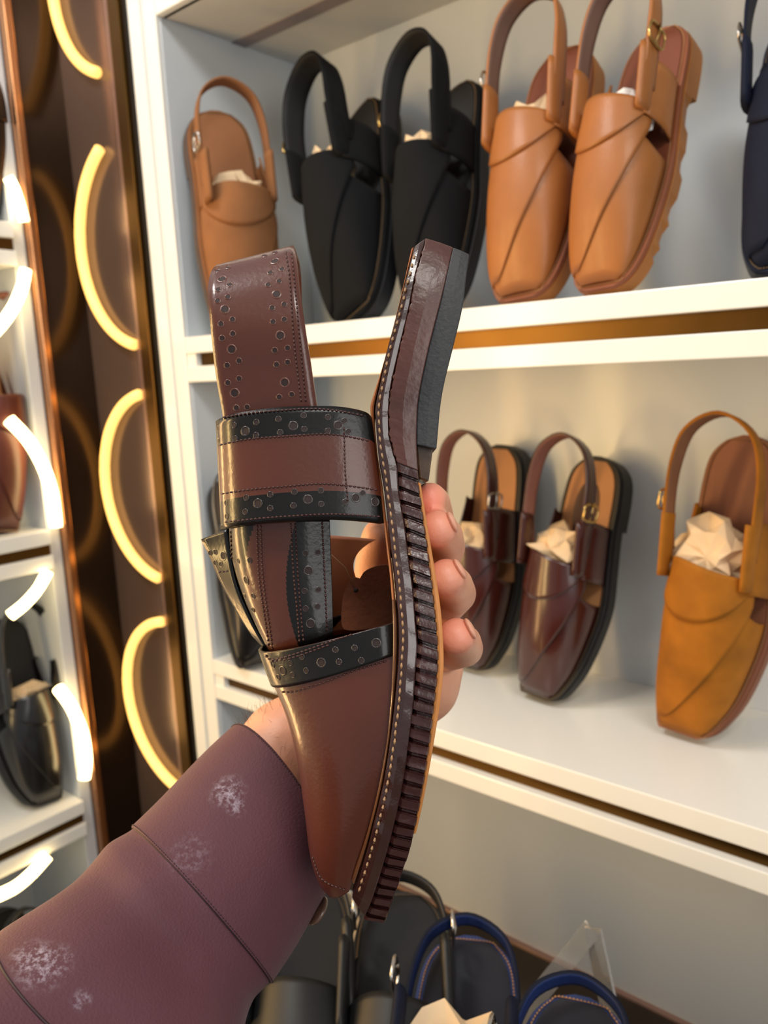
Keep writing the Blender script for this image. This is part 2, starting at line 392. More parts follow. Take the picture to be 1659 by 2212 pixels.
    if throat:
        rows = []
        for j in range(11):
            row = []
            for i in range(NU+1):
                u = .06+.80*i/NU; lo = .40+.16*((u-.45)/.42)**2; te = .55+.035*math.sin(math.pi*min(1, u/.86))+.012*math.sin(2*math.pi*u/.8)
                row.append(vs(u, min(lo, te-.004)+(te-min(lo, te-.004))*j/10, .0045))
            rows.append(row)
        V, Fc = grid(rows); v3 = mesh_obj('throat_piece', V, Fc, up, root); solid(v3, .002*k, 1 if mirror else -1)
    # quarters (side walls) and tabs
    for s in (0, 1):
        rows = []
        for j in range(9):
            t = (.50 if s else .53)+(.72-.5)*j/8; l, r = lr(t); x0 = (r-.004) if s else (l+.004); sg = 1 if s else -1
            top = (.046 if s else .030)-.010*(j/8)
            rows.append([W(x0+sg*(.003*math.sin(math.pi*q/6))-sg*.004*(q/6)**2, t*LEN+(q/6)*.004, top*q/6*hgt) for q in range(7)])
        V, Fc = grid(rows); o = mesh_obj('quarter', V, Fc, up, root); solid(o, .0024*k, 0)
    # sling strap
    a = ankle
    key = [(-.036, .60, .046), (-.038, .74, .056), (-.036, .88, .062), (-.026, .985, .066), (0, 1.035, .068), (.027, .985, .066), (.038, .88, .062), (.040, .74, .056), (.038, .60, .046)]
    path, nor = [], []
    for i in range(41):
        x, t, z = cr(key, i/40); t = .6+(t-.6)*a; path.append(W(x, t*LEN, z*hgt*slh))
        nv = W(x, t*LEN, z*hgt*slh)-W(.002, .80*LEN, z*hgt*slh) if t > .8 else W(x, 0, 0)-W(.002, 0, 0)
        nor.append(nv.normalized())
    V, Fc = sweep(path, nor, slingw*k)
    o = mesh_obj('heel_strap', V, Fc, [up, lining], root); m = solid(o, .0028*k, 0); m = o.modifiers[-1]
    o.data.materials[0] = up; m.material_offset = 1 if not mirror else 1; m.material_offset_rim = 0; m.use_flip_normals = False
    # tabs that carry the strap
    for s in (-1, 1):
        rows = []
        for j in range(9):
            t = .52+.20*j/8; ang = .0
            c = (.037*s, t*LEN, (.045+.012*j/8)*hgt)
            rows.append([W(c[0]+.0045*math.cos(q/10*2*math.pi), c[1], c[2]+.0125*math.sin(q/10*2*math.pi)) for q in range(10)])
        V, Fc = grid(rows, closed=True); n = len(V); Fc.append(tuple(range(10))[::-1]); Fc.append(tuple(n-10+q for q in range(10)))
        mesh_obj('strap_loop', V, Fc, up, root)
    # buckle
    bs = buckle_side
    bc = (.043*bs, .76*LEN, .056*hgt)
    fr = []
    for i in range(25):
        an = 2*math.pi*i/24; cx, cy = math.cos(an), math.sin(an)
        rx = math.copysign(abs(cx)**.5, cx)*.009; ry = math.copysign(abs(cy)**.5, cy)*.013
        fr.append(W(bc[0], bc[1]+rx, bc[2]+ry))
    V, Fc = [], []; tube(fr, .0013*k, V, Fc, 8); bo = mesh_obj('buckle', V, Fc, M[metal], root)
    V, Fc = [], []; tube([W(bc[0], bc[1]-.009, bc[2]), W(bc[0]+.002*bs, bc[1], bc[2]), W(bc[0]+.001*bs, bc[1]+.012, bc[2])], .001*k, V, Fc, 6)
    mesh_obj('buckle_prong', V, Fc, M[metal], bo)
    root['_k'] = k
    del root['_k']
    return root, W, vs, k
def paper(W, k, label, c=(0, .56, .030), r=(.030, .030, .022), m='paper', seed=0, group='crumpled paper stuffing'):
    n = 9; V, Fc = [], []; rows = []
    for j in range(n+1):
        th = math.pi*j/n
        rows.append([])
        for i in range(14):
            ph = 2*math.pi*i/14; d = Vector((math.sin(th)*math.cos(ph), math.sin(th)*math.sin(ph), math.cos(th)))
            q = noise.noise(d*2.3+Vector((seed*3.1, 0, 0)))*.55+noise.noise(d*6+Vector((seed, 4, 0)))*.3
            d2 = d*(1+q); rows[-1].append(W(c[0]+r[0]*d2.x, c[1]*LEN+r[1]*d2.y, c[2]+r[2]*d2.z))
    V, Fc = grid(rows, closed=True)
    o = mesh_obj('paper_stuffing', V, Fc, M[m], None, smooth=False)
    return tag(o, label, 'paper', group)

def L(name, col, rough=.5, coat=.0, var=.08, sheen=0, bump=.3): return mat(name, col, rough, coat=coat, coat_rough=.15, bump=bump, bscale=350, var=var, vscale=25, sheen=sheen, spec=.22 if rough > .7 else .42)
tan = L('tan_leather', (150, 92, 42), .5, .08); tan_in = L('tan_inner', (108, 80, 66), .6); tan_ins = L('tan_insole', (112, 58, 36), .5)
tan_mid = L('tan_midsole', (130, 72, 42), .5); tan_sole = L('gum_sole', (150, 94, 40), .5)
nub = L('nubuck', (132, 88, 54), .8, 0, .12); nub_in = L('nubuck_inner', (142, 96, 64), .8); 
blk = L('black_suede', (11, 12, 14), .9, 0, .15); blk.node_tree.nodes['Principled BSDF'].inputs['Specular IOR Level'].default_value = .2; blkm = L('black_matte_leather', (14, 14, 15), .5, .0, .1, bump=.1); blk_in = L('black_inner', (24, 24, 26), .7); blk_s = L('black_sole', (20, 20, 22), .5)
bro = L('burgundy_leather', (60, 22, 15), .28, .4, .12, bump=.1); bro_in = L('pink_tan_lining', (150, 100, 84), .6); bro_ins = L('beige_insole', (170, 118, 74), .55)
och = L('ochre_suede', (150, 92, 20), .75, 0, .25); och_in = L('ochre_inner', (136, 92, 62), .7); och_s = L('brown_welt', (124, 74, 48), .6)
nav = L('navy_suede', (9, 16, 36), .75, 0, .15); blu = L('blue_trim', (24, 42, 90), .55); nav_in = L('navy_inner', (22, 22, 32), .7)
blkg = L('black_leather', (17, 16, 17), .3, .4, .1, bump=.1)
redb = L('red_brown_leather', (84, 36, 25), .4, .25, .1)
thr_o = mat('ochre_thread', (176, 128, 84), .6, var=.05); thr_d = mat('bronze_thread', (104, 84, 58), .6, var=.05); thr_k = mat('dark_thread', (40, 34, 30), .6, var=.05)
GS = 'sandals on display'
GU, GM, GB, GL = 'sandals on the upper shelf', 'sandals on the middle shelf', 'sandals on the base shelf', 'sandals in the left cabinet'
up1 = Z1+.008
def B1(x, Y): r = ray(x, 650); p = r*(Y/r.y); return Vector((p.x, Y, up1))
def T1(x, y, Y): return on_y(x, y, Y)
# upper shelf
r, W, vs, k = sandal('a', 'light brown nubuck sandal alone at the far left of the upper shelf', 'sandal', (-.826, .715, up1), on_x(462, 238, -.975*S), 68, nub, nub_in, L('nubuck_sole', (74, 60, 52), .6), nub_in, thr_d, 'round', False, metal='metal', buckle_side=-1, throat=True, wide=1.15, slh=.8)
paper(W, k, 'cream paper showing in the light brown nubuck sandal at the far left', seed=1)
r, W, vs, k = sandal('a', 'slim black suede sandal, left one of the black pair on the upper shelf', 'sandal', B1(768, .79*S), T1(775, 232, .965*S), -6, blk, blk_in, blk_s, blk_in, thr_d, 'round', False, slingw=.026, buckle_side=-1, throat=False)
paper(W, k, 'beige paper in the left black suede sandal of the upper shelf', seed=2, c=(-.005, .57, .032))
r, W, vs, k = sandal('a', 'black suede sandal with a gold buckle on top, right one of the black pair', 'sandal', B1(930, .80*S), T1(985, 185, .95*S), -6, blk, blk_in, blk_s, blk_in, thr_d, 'round', False, slingw=.026, buckle_side=-1, throat=False)
paper(W, k, 'beige paper in the right black suede sandal with gold buckle', seed=3, c=(-.006, .57, .030))
r, W, vs, k = sandal('a', 'tan leather sandal, left one of the tan pair on the upper shelf', 'sandal', B1(1128, .79*S), T1(1215, 105, .93*S), -2, tan, tan_in, tan_sole, tan_ins, thr_o, 'round', False, cup=tan_mid, metal='metal', buckle_side=-1, notch=True)
paper(W, k, 'cream paper in the left tan leather sandal', seed=4)
r, W, vs, k = sandal('a', 'large tan leather sandal with gum sole, right one of the tan pair', 'sandal', B1(1300, .775*S), T1(1425, 62, .90*S), -10, tan, tan_in, tan_sole, tan_ins, thr_o, 'round', False, cup=tan_mid, buckle_side=1, notch=True)
paper(W, k, 'white tissue paper in the right tan leather sandal', seed=5, m='paper_w')
r, W, vs, k = sandal('a', 'navy suede sandal at the right edge of the upper shelf', 'sandal', B1(1705, .78*S), T1(1740, 30, .92*S), 6, nav, nav_in, blk_s, nav_in, thr_d, 'round', False, metal='metal', buckle_side=-1)
paper(W, k, 'beige paper in the navy suede sandal at the right edge', seed=6)
# middle shelf
def B2(x, y): p = on_z(x, y, Z2); p.z += .008; return p
r, W, vs, k = sandal('a', 'black-edged sandal on the middle shelf, mostly hidden behind the held sandal', 'sandal', (-.82, .692, Z2+.008), (-.885, .705, -.135), 62, blkg, bro_in, blk_s, L('olive_ins', (62, 50, 34), .6), thr_d, 'square', False, cup=blk_s, buckle_side=1, wide=1.1)
paper(W, k, 'paper in the black-edged sandal behind the held one', seed=7)
r, W, vs, k = sandal('a', 'dark brown glossy sandal on the middle shelf just right of the fingers', 'sandal', B2(1030, 1462), T1(1078, 960, .975*S), -4, bro, bro_in, blk_s, bro_ins, thr_d, 'square', False, cup=blk_s, metal='metal', buckle_side=1)
paper(W, k, 'beige paper in the dark brown sandal just right of the fingers', seed=8)
r, W, vs, k = sandal('a', 'glossy burgundy brown sandal with cream paper, middle of the middle shelf', 'sandal', B2(1178, 1528), T1(1290, 985, .97*S), -8, bro, bro_in, blk_s, bro_ins, thr_d, 'square', False, cup=blk_s, buckle_side=1, pad=L('dark_pad', (70, 38, 28), .5))
paper(W, k, 'cream paper in the glossy burgundy brown sandal', seed=9, r=(.034, .028, .024), c=(0, .60, .03))
r, W, vs, k = sandal('a', 'ochre suede sandal with brown welt at the right of the middle shelf', 'sandal', B2(1500, 1612), T1(1615, 940, .95*S), -4, och, och_in, och_s, L('och_ins', (126, 76, 50), .6), thr_o, 'square', False, cup=och_s, buckle_side=-1)
paper(W, k, 'grey beige crumpled paper in the ochre suede sandal', seed=10, m='paper', r=(.036, .034, .026), c=(0, .60, .028))
# display table in front of the cabinet
TZ = -.574
tb = empty('display_table', (-.2, .5, -1.40), 'low dark glossy display table in front of the cabinet, sandals lying on it', 'table')
box('tabletop', (-.75, .16, TZ-.03), (.5, .62, TZ), M['darkwood'], tb, .002)
box('edge_strip', (-.75, .617, TZ-.004), (.5, .622, TZ+.002), M['pink'], tb, 0)
for x, y in ((-.7, .2), (-.7, .57), (.44, .2), (.44, .57)): box('leg', (x, y, -1.40), (x+.04, y+.04, TZ-.03), M['blackgap'], tb)
def flat(px, py, qx, qy, h=.034):
    T = on_z(px, py, TZ+.135); Q = on_z(qx, qy, TZ+.135); d = (Q-T).normalized(); d.z = -.36; d = d.normalized(); return T+d*.29, T
for (a, tw, up, tr, lab, plab, th, ps) in (
    ((655, 1905, 640, 2300), 0, blkm, blkm, 'black sandal on the display table right beside the sleeve button', 'beige paper in the black sandal beside the sleeve', thr_d, None),
    ((862, 1925, 850, 2300), 0, blkm, blkm, 'black sandal with a steel buckle on the table below the held sandal toe', 'beige paper in the black sandal below the toe', thr_d, None),
    ((1015, 2020, 965, 2400), 0, nav, blu, 'navy sandal with blue edging and beige paper on the display table', 'beige folded paper in the navy sandal with blue edging', thr_o, 11),
    ((1255, 2150, 1190, 2500), 0, nav, blu, 'navy sandal whose blue rim just shows at the bottom edge, rightmost on the table', '', thr_o, None)):
    B_, T_ = flat(*a)
    r, W, vs, k = sandal('a', lab, 'sandal', B_, T_, tw, up, tr if tr is blu else blk_in, blk_s, nav_in if tr is blu else blk_in, th, 'round', False, cup=tr, metal='metal', buckle_side=-1 if tr is blu else 1, nrm=(0, 0, 1), slh=.36, ankle=.90, slingw=.013)
    if ps: paper(W, k, plab, seed=ps, r=(.034, .036, .028), c=(0, .60, .035))
# left cabinet
def B4(x, y, z): p = on_z(x, y, z); p.z += .008; return p
def TL(x, y, X): return on_x(x, y, X)
LX = PX-.05
def BL(x, y, z, X): p = on_x(x, y, X); return Vector((X, p.y, z+.008))
r, W, vs, k = sandal('left', 'black buckled sandal with beige paper on the lower shelf of the left cabinet', 'sandal', BL(85, 1745, ZL[2], PX-.03), TL(10, 1335, PX-.13), 0, blkg, blk_in, blk_s, blk_in, thr_k, 'square', True, buckle_side=-1)
paper(W, k, 'beige paper in the black buckled sandal of the left cabinet', seed=12, r=(.034, .020, .02))
r, W, vs, k = sandal('left', 'reddish brown sandal cut by the left edge, on the middle left shelf', 'sandal', BL(-15, 1150, ZL[1], PX-.03), TL(-55, 690, PX-.12), 10, redb, bro_in, blk_s, bro_ins, thr_d, 'square', True, buckle_side=-1)
r, W, vs, k = sandal('left', 'black sandal barely showing at the left edge, on the upper left shelf', 'sandal', BL(-60, 500, ZL[0], PX-.03), TL(-60, 60, PX-.12), 0, blkg, blk_in, blk_s, blk_in, thr_k, 'round', True, buckle_side=-1)
r, W, vs, k = sandal('left', 'black sandal heel showing in the bottom left bay above the sleeve', 'sandal', BL(40, 2330, ZLB, PX-.03), TL(15, 1965, PX-.10), 0, blkg, blk_in, blk_s, blk_in, thr_k, 'round', True, buckle_side=-1)

# ------------------------------------------------------------------ the held sandal
held = empty('sandal', C(850, 1500, .36), 'two-tone brown and black brogue-punched sandal held upright by the hand in front', 'sandal')
NS = 240
cA = [(889, 538), (866, 640), (844, 727), (825, 796), (805, 858), (800, 885), (806, 930), (814, 1000), (822, 1060), (829, 1125), (836, 1190), (843, 1250), (848, 1320), (849, 1400), (845, 1500), (836, 1600), (818, 1700), (793, 1800), (764, 1885), (752, 1930)]
cB = [(900, 528), (880, 600), (861, 673), (838, 750), (826, 827), (817, 895), (820, 975), (833, 1040), (842, 1110), (848, 1170), (858, 1240), (864, 1300), (869, 1351), (868, 1430), (858, 1524), (846, 1610), (832, 1700), (810, 1790), (785, 1890), (762, 1955)]
cC = [(920, 514), (898, 596), (883, 673), (860, 769), (844, 846), (841, 924), (850, 975), (858, 1003), (862, 1059), (875, 1136), (885, 1216), (893, 1274), (898, 1339), (902, 1395), (898, 1447), (893, 1520), (883, 1602), (873, 1679), (861, 1741), (843, 1816), (822, 1889), (801, 1952), (785, 1987)]
cD = [(979, 534), (956, 634), (939, 700), (922, 769), (904, 860), (900, 925), (900, 962), (902, 1001), (906, 1051), (918, 1136), (929, 1216), (939, 1300), (944, 1350), (947, 1393), (947, 1447), (939, 1524), (927, 1621), (916, 1690), (904, 1756), (887, 1831), (864, 1901), (846, 1952), (831, 1995)]
cE = [(981, 536), (958, 636), (941, 702), (924, 771), (906, 862), (902, 927), (902, 964), (905, 1003), (910, 1051), (921, 1120), (937, 1216), (950, 1300), (955, 1350), (958, 1400), (958, 1447), (952, 1510), (938, 1600), (925, 1675), (909, 1756), (890, 1831), (866, 1901), (848, 1952), (832, 1996)]
cF = [(1014, 549), (1007, 600), (999, 665), (979, 750), (960, 827), (951, 880), (947, 924), (943, 970)]
rA, rB, rC, rD, rE = (resample(c, NS) for c in (cA, cB, cC, cD, cE))
def at_y(r, y):                                        # nearest index by image height
    return min(range(len(r)), key=lambda i: abs(r[i][1]-y))
HW = [(500, .020), (560, .027), (640, .031), (780, .032), (900, .031), (1050, .033), (1200, .039), (1350, .045), (1480, .047), (1620, .045), (1760, .039), (1880, .030), (1950, .022), (2000, .014)]
MID = .365
def hw(y): return interp(HW, y)[0]
def dn(y): return MID-hw(y)
def slab(name, ra, rb, i0, i1, off, m, prof=None, edge=None, parent=held, bv=.0006, rows_n=None):
    rows = []
    for i in range(i0, i1+1):
        a, b = ra[i], rb[i]; y = (a[1]+b[1])/2; d = dn(y)+off+(prof(i) if prof else 0)
        ax = a[0]+(edge(i) if edge else 0)
        pa, pb = C(ax, a[1], d), C(b[0], b[1], d); e = FW*(2*hw(y)-2*off)
        rows.append([pa, pa.lerp(pb, .5)-FW*.0006, pb, pb+e, pa+e])
    V, Fc = grid(rows, closed=True); n = len(V); Fc.append((4, 3, 2, 1, 0)); Fc.append((n-5, n-4, n-3, n-2, n-1))
    o = mesh_obj(name, V, Fc, m, parent, smooth=False)
    if bv: bev(o, bv)
    return o
mixc = lambda r, s, f: [[a[0]+(b[0]-a[0])*f, a[1]+(b[1]-a[1])*f] for a, b in zip(r, s)]
rA2 = mixc(rA, rB, .42); rB0 = mixc(rA, rB, .62)
nz = lambda i, f, a: noise.noise(Vector((i*f, 3.3, 1)))*a
iw = at_y(rA, 1330)
slab('insole', rA, rA2, 0, iw, .0035, M['lining'])
slab('rand', rA, rA2, iw-6, NS-6, .0015, M['rand'])
slab('rand', mixc(rA, rB, .40), mixc(rA, rB, .72), at_y(rA, 1200), NS-4, .003, M['welt'])
slab('welt', rB0, rC, 0, NS-2, -.0012, M['welt'], prof=lambda i: nz(i, .15, .0006))
ih = at_y(rC, 1000)
slab('heel_stack', rC, rD, 0, ih, -.0026, M['heel'], prof=lambda i: nz(i, .12, .0002), edge=lambda i: nz(i, .9, 4), bv=.0004)
# treaded sole edge
rows = []; sub = 5; tot = (NS-1-ih)*sub; per = []
def tooth(s):                                          # s in 0..1 over the forefoot; teeth get closer at the toe
    ph = 33*(s if s < .8 else .8+(s-.8)*1.35); f = ph % 1
    if f < .62: return 0.0
    if f < .70: return .0026
    if f < .80: return .0016
    if f < .90: return .0030
    return .0015
for q in range(tot+1):
    fi = ih+q/sub; i = min(int(fi), NS-2); f = fi-i
    a = [x+(y-x)*f for x, y in zip(rC[i], rC[i+1])]; b = [x+(y-x)*f for x, y in zip(rD[i], rD[i+1])]
    s = q/tot; k = tooth(s); y = (a[1]+b[1])/2; d = dn(y)-.0022+k+nz(q, .06, .0006)
    tn = int(33*(s if s < .8 else .8+(s-.8)*1.35)); jx = (noise.noise(Vector((tn*1.7, 0, 5)))*5) + (3 if k else 0)
    pa, pb = C(a[0]+jx, a[1], d), C(b[0], b[1]+4*math.sin(tn*2.1)*.5, d+.0004); e = FW*(2*hw(y)+.004)
    pm = pa.lerp(pb, .15); rows.append([pa+FW*.0012, pm, pb-(pb-pa)*.08-FW*.0003, pb+FW*.0008, pb+e, pa+e])
V, Fc = grid(rows, closed=True); n = len(V); Fc.append((5, 4, 3, 2, 1, 0)); Fc.append((n-6, n-5, n-4, n-3, n-2, n-1))
mesh_obj('tread', V, Fc, M['tread'], held, smooth=False)
slab('outsole', rD, rE, at_y(rD, 1040), at_y(rD, 1800), -.0002, M['outsole'], edge=lambda i: -3, bv=.0003)
# black rubber heel
n8 = 40; dh = at_y(rD, 960); rH = resample([p for p in rD[:dh+1:6]]+[rD[dh]], n8); rF = resample(cF, n8)
slab('heel_rubber', rH, rF, 0, n8-1, -.0018, M['rubber'], bv=.0005)
V, Fc = [], []
pts = [(898, 955), (936, 966), (926, 1041), (905, 1034)]; d = dn(980)+.004
V = [C(x, y, d) for x, y in pts]+[C(x, y, d)+FW*.052 for x, y in pts]
Fc = [(3, 2, 1, 0), (4, 5, 6, 7), (0, 1, 5, 4), (1, 2, 6, 5), (2, 3, 7, 6), (3, 0, 4, 7)]
bev(mesh_obj('heel_breast', V, Fc, mat('heel_breast_wax', (66, 44, 24), .3, coat=.4, bump=.5, bscale=120, var=.5, vscale=90), held, smooth=False), .0008)

bvhs = {}
def surf_bvh(V, Fc): return BVHTree.FromPolygons([tuple(v) for v in V], Fc)
def hit(bv, x, y):
    r = ray(x, y).normalized(); loc, nrm, _, _ = bv.ray_cast(Vector((0, 0, 0)), r)
    if loc is None: return None, None
    if nrm.dot(r) > 0: nrm = -nrm
    return loc, nrm
def stitch(parent, bv, lines, m, step=9.0, r=.00042, lift=.0002, name='stitching'):
    for ln in lines:
        V, Fc = [], []
        Ltot = sum(math.dist(a, b) for a, b in zip(ln, ln[1:])); n = max(3, int(Ltot/step)); pts = resample(ln, n+1)
        for a, b in zip(pts, pts[1:]):
            c = [a[0]+(b[0]-a[0])*.72, a[1]+(b[1]-a[1])*.72]
            p, n1 = hit(bv, *a); q, n2 = hit(bv, *c)
            if p is None or q is None or (p-q).length > .008: continue
            tube([p-n1*.0001, (p+q)/2+(n1+n2)*.5*(lift+r*.6), q-n2*.0001], [r*.7, r, r*.7], V, Fc, 5)
        if V: mesh_obj(name, V, Fc, m, parent)
def holes(bv, lst, V, Fc, fm, base=0):
    for x, y, r in lst:
        p, n = hit(bv, x, y)
        if p is None: continue
        d = p.length; R = r*d/FPX
        a = n.cross(Vector((0, 0, 1))).normalized(); b = n.cross(a)
        rings = [(R*1.42, .00003), (R*1.16, .00030), (R*1.0, .00006), (R*.85, -.0002)]
        n0 = len(V)
        for rr, h in rings:
            for k in range(14): V.append(p+n*h+a*rr*math.cos(k*math.pi/7)+b*rr*math.sin(k*math.pi/7))
        for j in range(3):
            for k in range(14):
                k2 = (k+1) % 14; Fc.append((n0+j*14+k, n0+j*14+k2, n0+(j+1)*14+k2, n0+(j+1)*14+k)); fm.append(base if j < 2 else base+1)
        # dark bottom just over the surface
        n1 = len(V)
        for k in range(14): V.append(p+n*.00012+a*R*.95*math.cos(k*math.pi/7)+b*R*.95*math.sin(k*math.pi/7))
        Fc.append(tuple(n1+k for k in range(14))); fm.append(base+1)
def cs(o, lst): return [(420+x*.3858, o+y*.3858, (7.6 if len(z) else 5.0)) for x, y, *z in lst]
def cl(o, lines): return [[(420+x*.3858, o+y*.3858) for x, y in l] for l in lines]
def leather_part(name, rows, matf, mats, hl, lines, thick=.0022, parent=held, ledge=None):
    """rows: list of point rows; holes and stitches are laid on the surface"""
    V, Fc = grid(rows); w = len(rows[0])-1
    fm = [matf((i // w)/(len(rows)-1), (i % w)/w) for i in range(len(Fc))]
    bv = surf_bvh(V, Fc)
    o = mesh_obj(name, V, Fc, mats, parent, fm=fm); md = mod(o, 'SOLIDIFY', thickness=thick, offset=-1)
    # make sure the thickness goes away from the camera
    c = o.data.polygons[len(Fc)//3]
    hp, hn = None, None
    f = min(Fc, key=lambda q: (V[q[0]]+V[q[2]]).dot(FW)); nrm = (V[f[1]]-V[f[0]]).cross(V[f[2]]-V[f[0]])
    if nrm.dot(V[f[0]]) > 0: md.offset = 1
    for grp in (hl or []):
        V2, F2, m2 = [], [], []; holes(bv, grp, V2, F2, m2)
        if V2: mesh_obj('brogue_holes', V2, F2, [M['rim'] if name == 'heel_strap' else M['rimk'], M['hole']], o, fm=m2)
    if lines: stitch(o, bv, lines, M['thread'])
    return o, bv
def band(La, Lb, n, m):                                # two edge polylines (px,py,depth) -> grid of points
    ra, rb = [cr(La, i/n) for i in range(n+1)], [cr(Lb, i/n) for i in range(n+1)]
    rows = []
    for a, b in zip(ra, rb):
        pa, pb = C(*a), C(*b); rows.append([pa.lerp(pb, j/m) for j in range(m+1)])
    return rows
# heel sling: up the near side, over, down the far side
slL = [(486, 940, .340), (480, 890, .338), (466, 810, .336), (455, 710, .334), (449, 640, .3375), (452, 600, .344), (463, 576, .353), (480, 571, .364), (500, 585, .385), (512, 620, .398), (520, 720, .402), (540, 940, .402)]
slR = [(694, 930, .338), (684, 880, .336), (673, 800, .334), (659, 710, .332), (648, 628, .335), (642, 570, .341), (637, 537, .349), (633, 530, .360), (640, 545, .380), (650, 590, .396), (655, 710, .402), (670, 930, .402)]
sl_h = [(155, 318, 1), (133, 377), (197, 350), (130, 440), (187, 418), (170, 488, 1), (148, 570), (213, 545), (155, 650), (215, 625), (208, 712, 1), (183, 802), (250, 777), (187, 900), (250, 877), (225, 957, 1), (130, 273), (187, 255), (450, 218, 1), (425, 282), (490, 262), (392, 188), (450, 170), (413, 350), (475, 330), (460, 403, 1), (435, 480), (503, 460), (440, 558), (503, 545), (480, 635, 1), (450, 718), (522, 705), (460, 798), (522, 785), (505, 898, 1), (475, 980), (545, 965), (295, 1036), (235, 1040)]
sl_l = [[(510, 165), (535, 330), (560, 680), (600, 1010)], [(545, 165), (568, 400), (595, 700), (625, 1010)]]
leather_part('heel_strap', band(slL, slR, 70, 12), lambda a, b: 0, [M['brown']], [cs(480, sl_h)], cl(480, sl_l))
# ankle cross strap: from the sole round the instep and back on the far side
csT = [(806, 906, .338), (790, 890, .335), (740, 879, .332), (680, 877, .331), (600, 880, .331), (530, 889, .333), (490, 898, .337), (468, 908, .346), (470, 915, .362), (500, 925, .388), (600, 935, .404), (740, 935, .410), (808, 930, .410)]
csB = [(832, 1130, .334), (815, 1129, .331), (760, 1124, .328), (700, 1122, .327), (620, 1126, .327), (550, 1132, .330), (505, 1137, .335), (480, 1142, .344), (482, 1140, .362), (520, 1125, .388), (620, 1110, .404), (740, 1105, .410), (822, 1100, .410)]
cs_h = [(222, 1137), (285, 1170, 1), (347, 1120), (228, 1213), (345, 1193), (470, 1102), (480, 1177), (553, 1140, 1), (612, 1082), (615, 1158), (748, 1092), (748, 1168), (805, 1137, 1), (862, 1172), (840, 1112), (132, 1155), (137, 1225), (290, 1543), (355, 1575, 1), (285, 1622), (425, 1525), (425, 1602), (560, 1510), (555, 1587), (635, 1552, 1), (708, 1503), (710, 1578), (903, 1543, 1), (942, 1517), (1012, 1565, 1), (845, 1565), (178, 1572), (180, 1648)]
cs_l = [[(135, 1098), (300, 1070), (500, 1053), (650, 1045), (800, 1056), (950, 1085)], [(140, 1248), (300, 1215), (500, 1200), (700, 1187), (830, 1195), (980, 1225)], [(150, 1522), (300, 1498), (500, 1480), (700, 1465), (850, 1475), (1030, 1500)], [(170, 1680), (350, 1660), (550, 1645), (750, 1635), (900, 1640), (1045, 1650)], [(838, 1150), (845, 1400), (860, 1570)]]
leather_part('cross_strap', band(csT, csB, 80, 16), lambda a, b: 1 if (b < .235 or b > (.70 if a < .30 else .70)) else 0, [M['brown'], M['black']], [cs(480, [h for h in cs_h if h[1] < 1300]), cs(480, [h for h in cs_h if h[1] > 1300])], cl(480, cs_l), .0028)
# instep panel between cross strap and vamp
inT = [(712, 1118, .344), (650, 1118, .341), (580, 1122, .341), (525, 1128, .345), (500, 1135, .355), (497, 1140, .368), (520, 1145, .390), (620, 1150, .402), (760, 1160, .405), (812, 1165, .405)]
inM = [(717, 1250, .346), (660, 1255, .343), (600, 1258, .343), (550, 1258, .347), (522, 1258, .356), (517, 1260, .368), (545, 1255, .392), (630, 1250, .404), (720, 1245, .407), (765, 1235, .407)]
inB = [(720, 1372, .346), (690, 1385, .344), (655, 1398, .344), (620, 1408, .347), (592, 1414, .352), (586, 1412, .366), (610, 1400, .392), (680, 1380, .404), (790, 1360, .409), (850, 1340, .409)]
n, m = 200, 24; rows = []
for i in range(n+1):
    a, b, c = cr(inT, i/n), cr(inM, i/n), cr(inB, i/n); row = []
    for j in range(m+1):
        t = j/m; l = [(1-t)*(1-2*t)*p+4*t*(1-t)*q+t*(2*t-1)*r_ for p, q, r_ in zip(a, b, c)]; row.append(C(*l))
    rows.append(row)
def in_m(a, b):
    if a > .62: return 2
    if a < .128+.117*b: return 1
    if a < .275+.235*b: return 0
    return 1 if a < .60 else 0
in_h = [(245, 290), (310, 287), (290, 398, 1), (282, 485), (330, 485), (280, 548), (330, 565), (332, 632, 1), (345, 705), (375, 722), (622, 245), (690, 240), (638, 343, 1), (617, 458), (693, 450), (623, 557), (688, 545), (650, 640, 1)]
in_l = [[(205, 120), (217, 330), (262, 520), (330, 680), (400, 770)], [(352, 90), (360, 350), (385, 550), (420, 770)], [(372, 90), (382, 350), (405, 550), (440, 790)], [(540, 80), (555, 350), (575, 560), (590, 750)], [(565, 80), (578, 350), (595, 560), (612, 745)], [(715, 70), (725, 300), (735, 500), (742, 690)]]
leather_part('instep_panel', rows, in_m, [M['brown'], M['black'], M['lining']], [cs(1100, in_h[:10]), cs(1100, in_h[10:])], cl(1100, in_l), .002)
# flap of the far half standing out at the left
fA = [(434, 1165, .376), (452, 1202, .376), (476, 1258, .375), (505, 1312, .374), (540, 1368, .372), (572, 1402, .370)]
fB = [(491, 1142, .368), (497, 1200, .366), (508, 1262, .366), (532, 1322, .366), (560, 1378, .366), (580, 1406, .366)]
leather_part('tongue_flap', band(fA, fB, 24, 6), lambda a, b: 0, [M['black']], [cs(1100, [(90, 245), (118, 240), (163, 260, 1), (118, 300), (150, 308)])], cl(1100, [[(135, 352), (165, 350), (195, 345)]]), .0018)
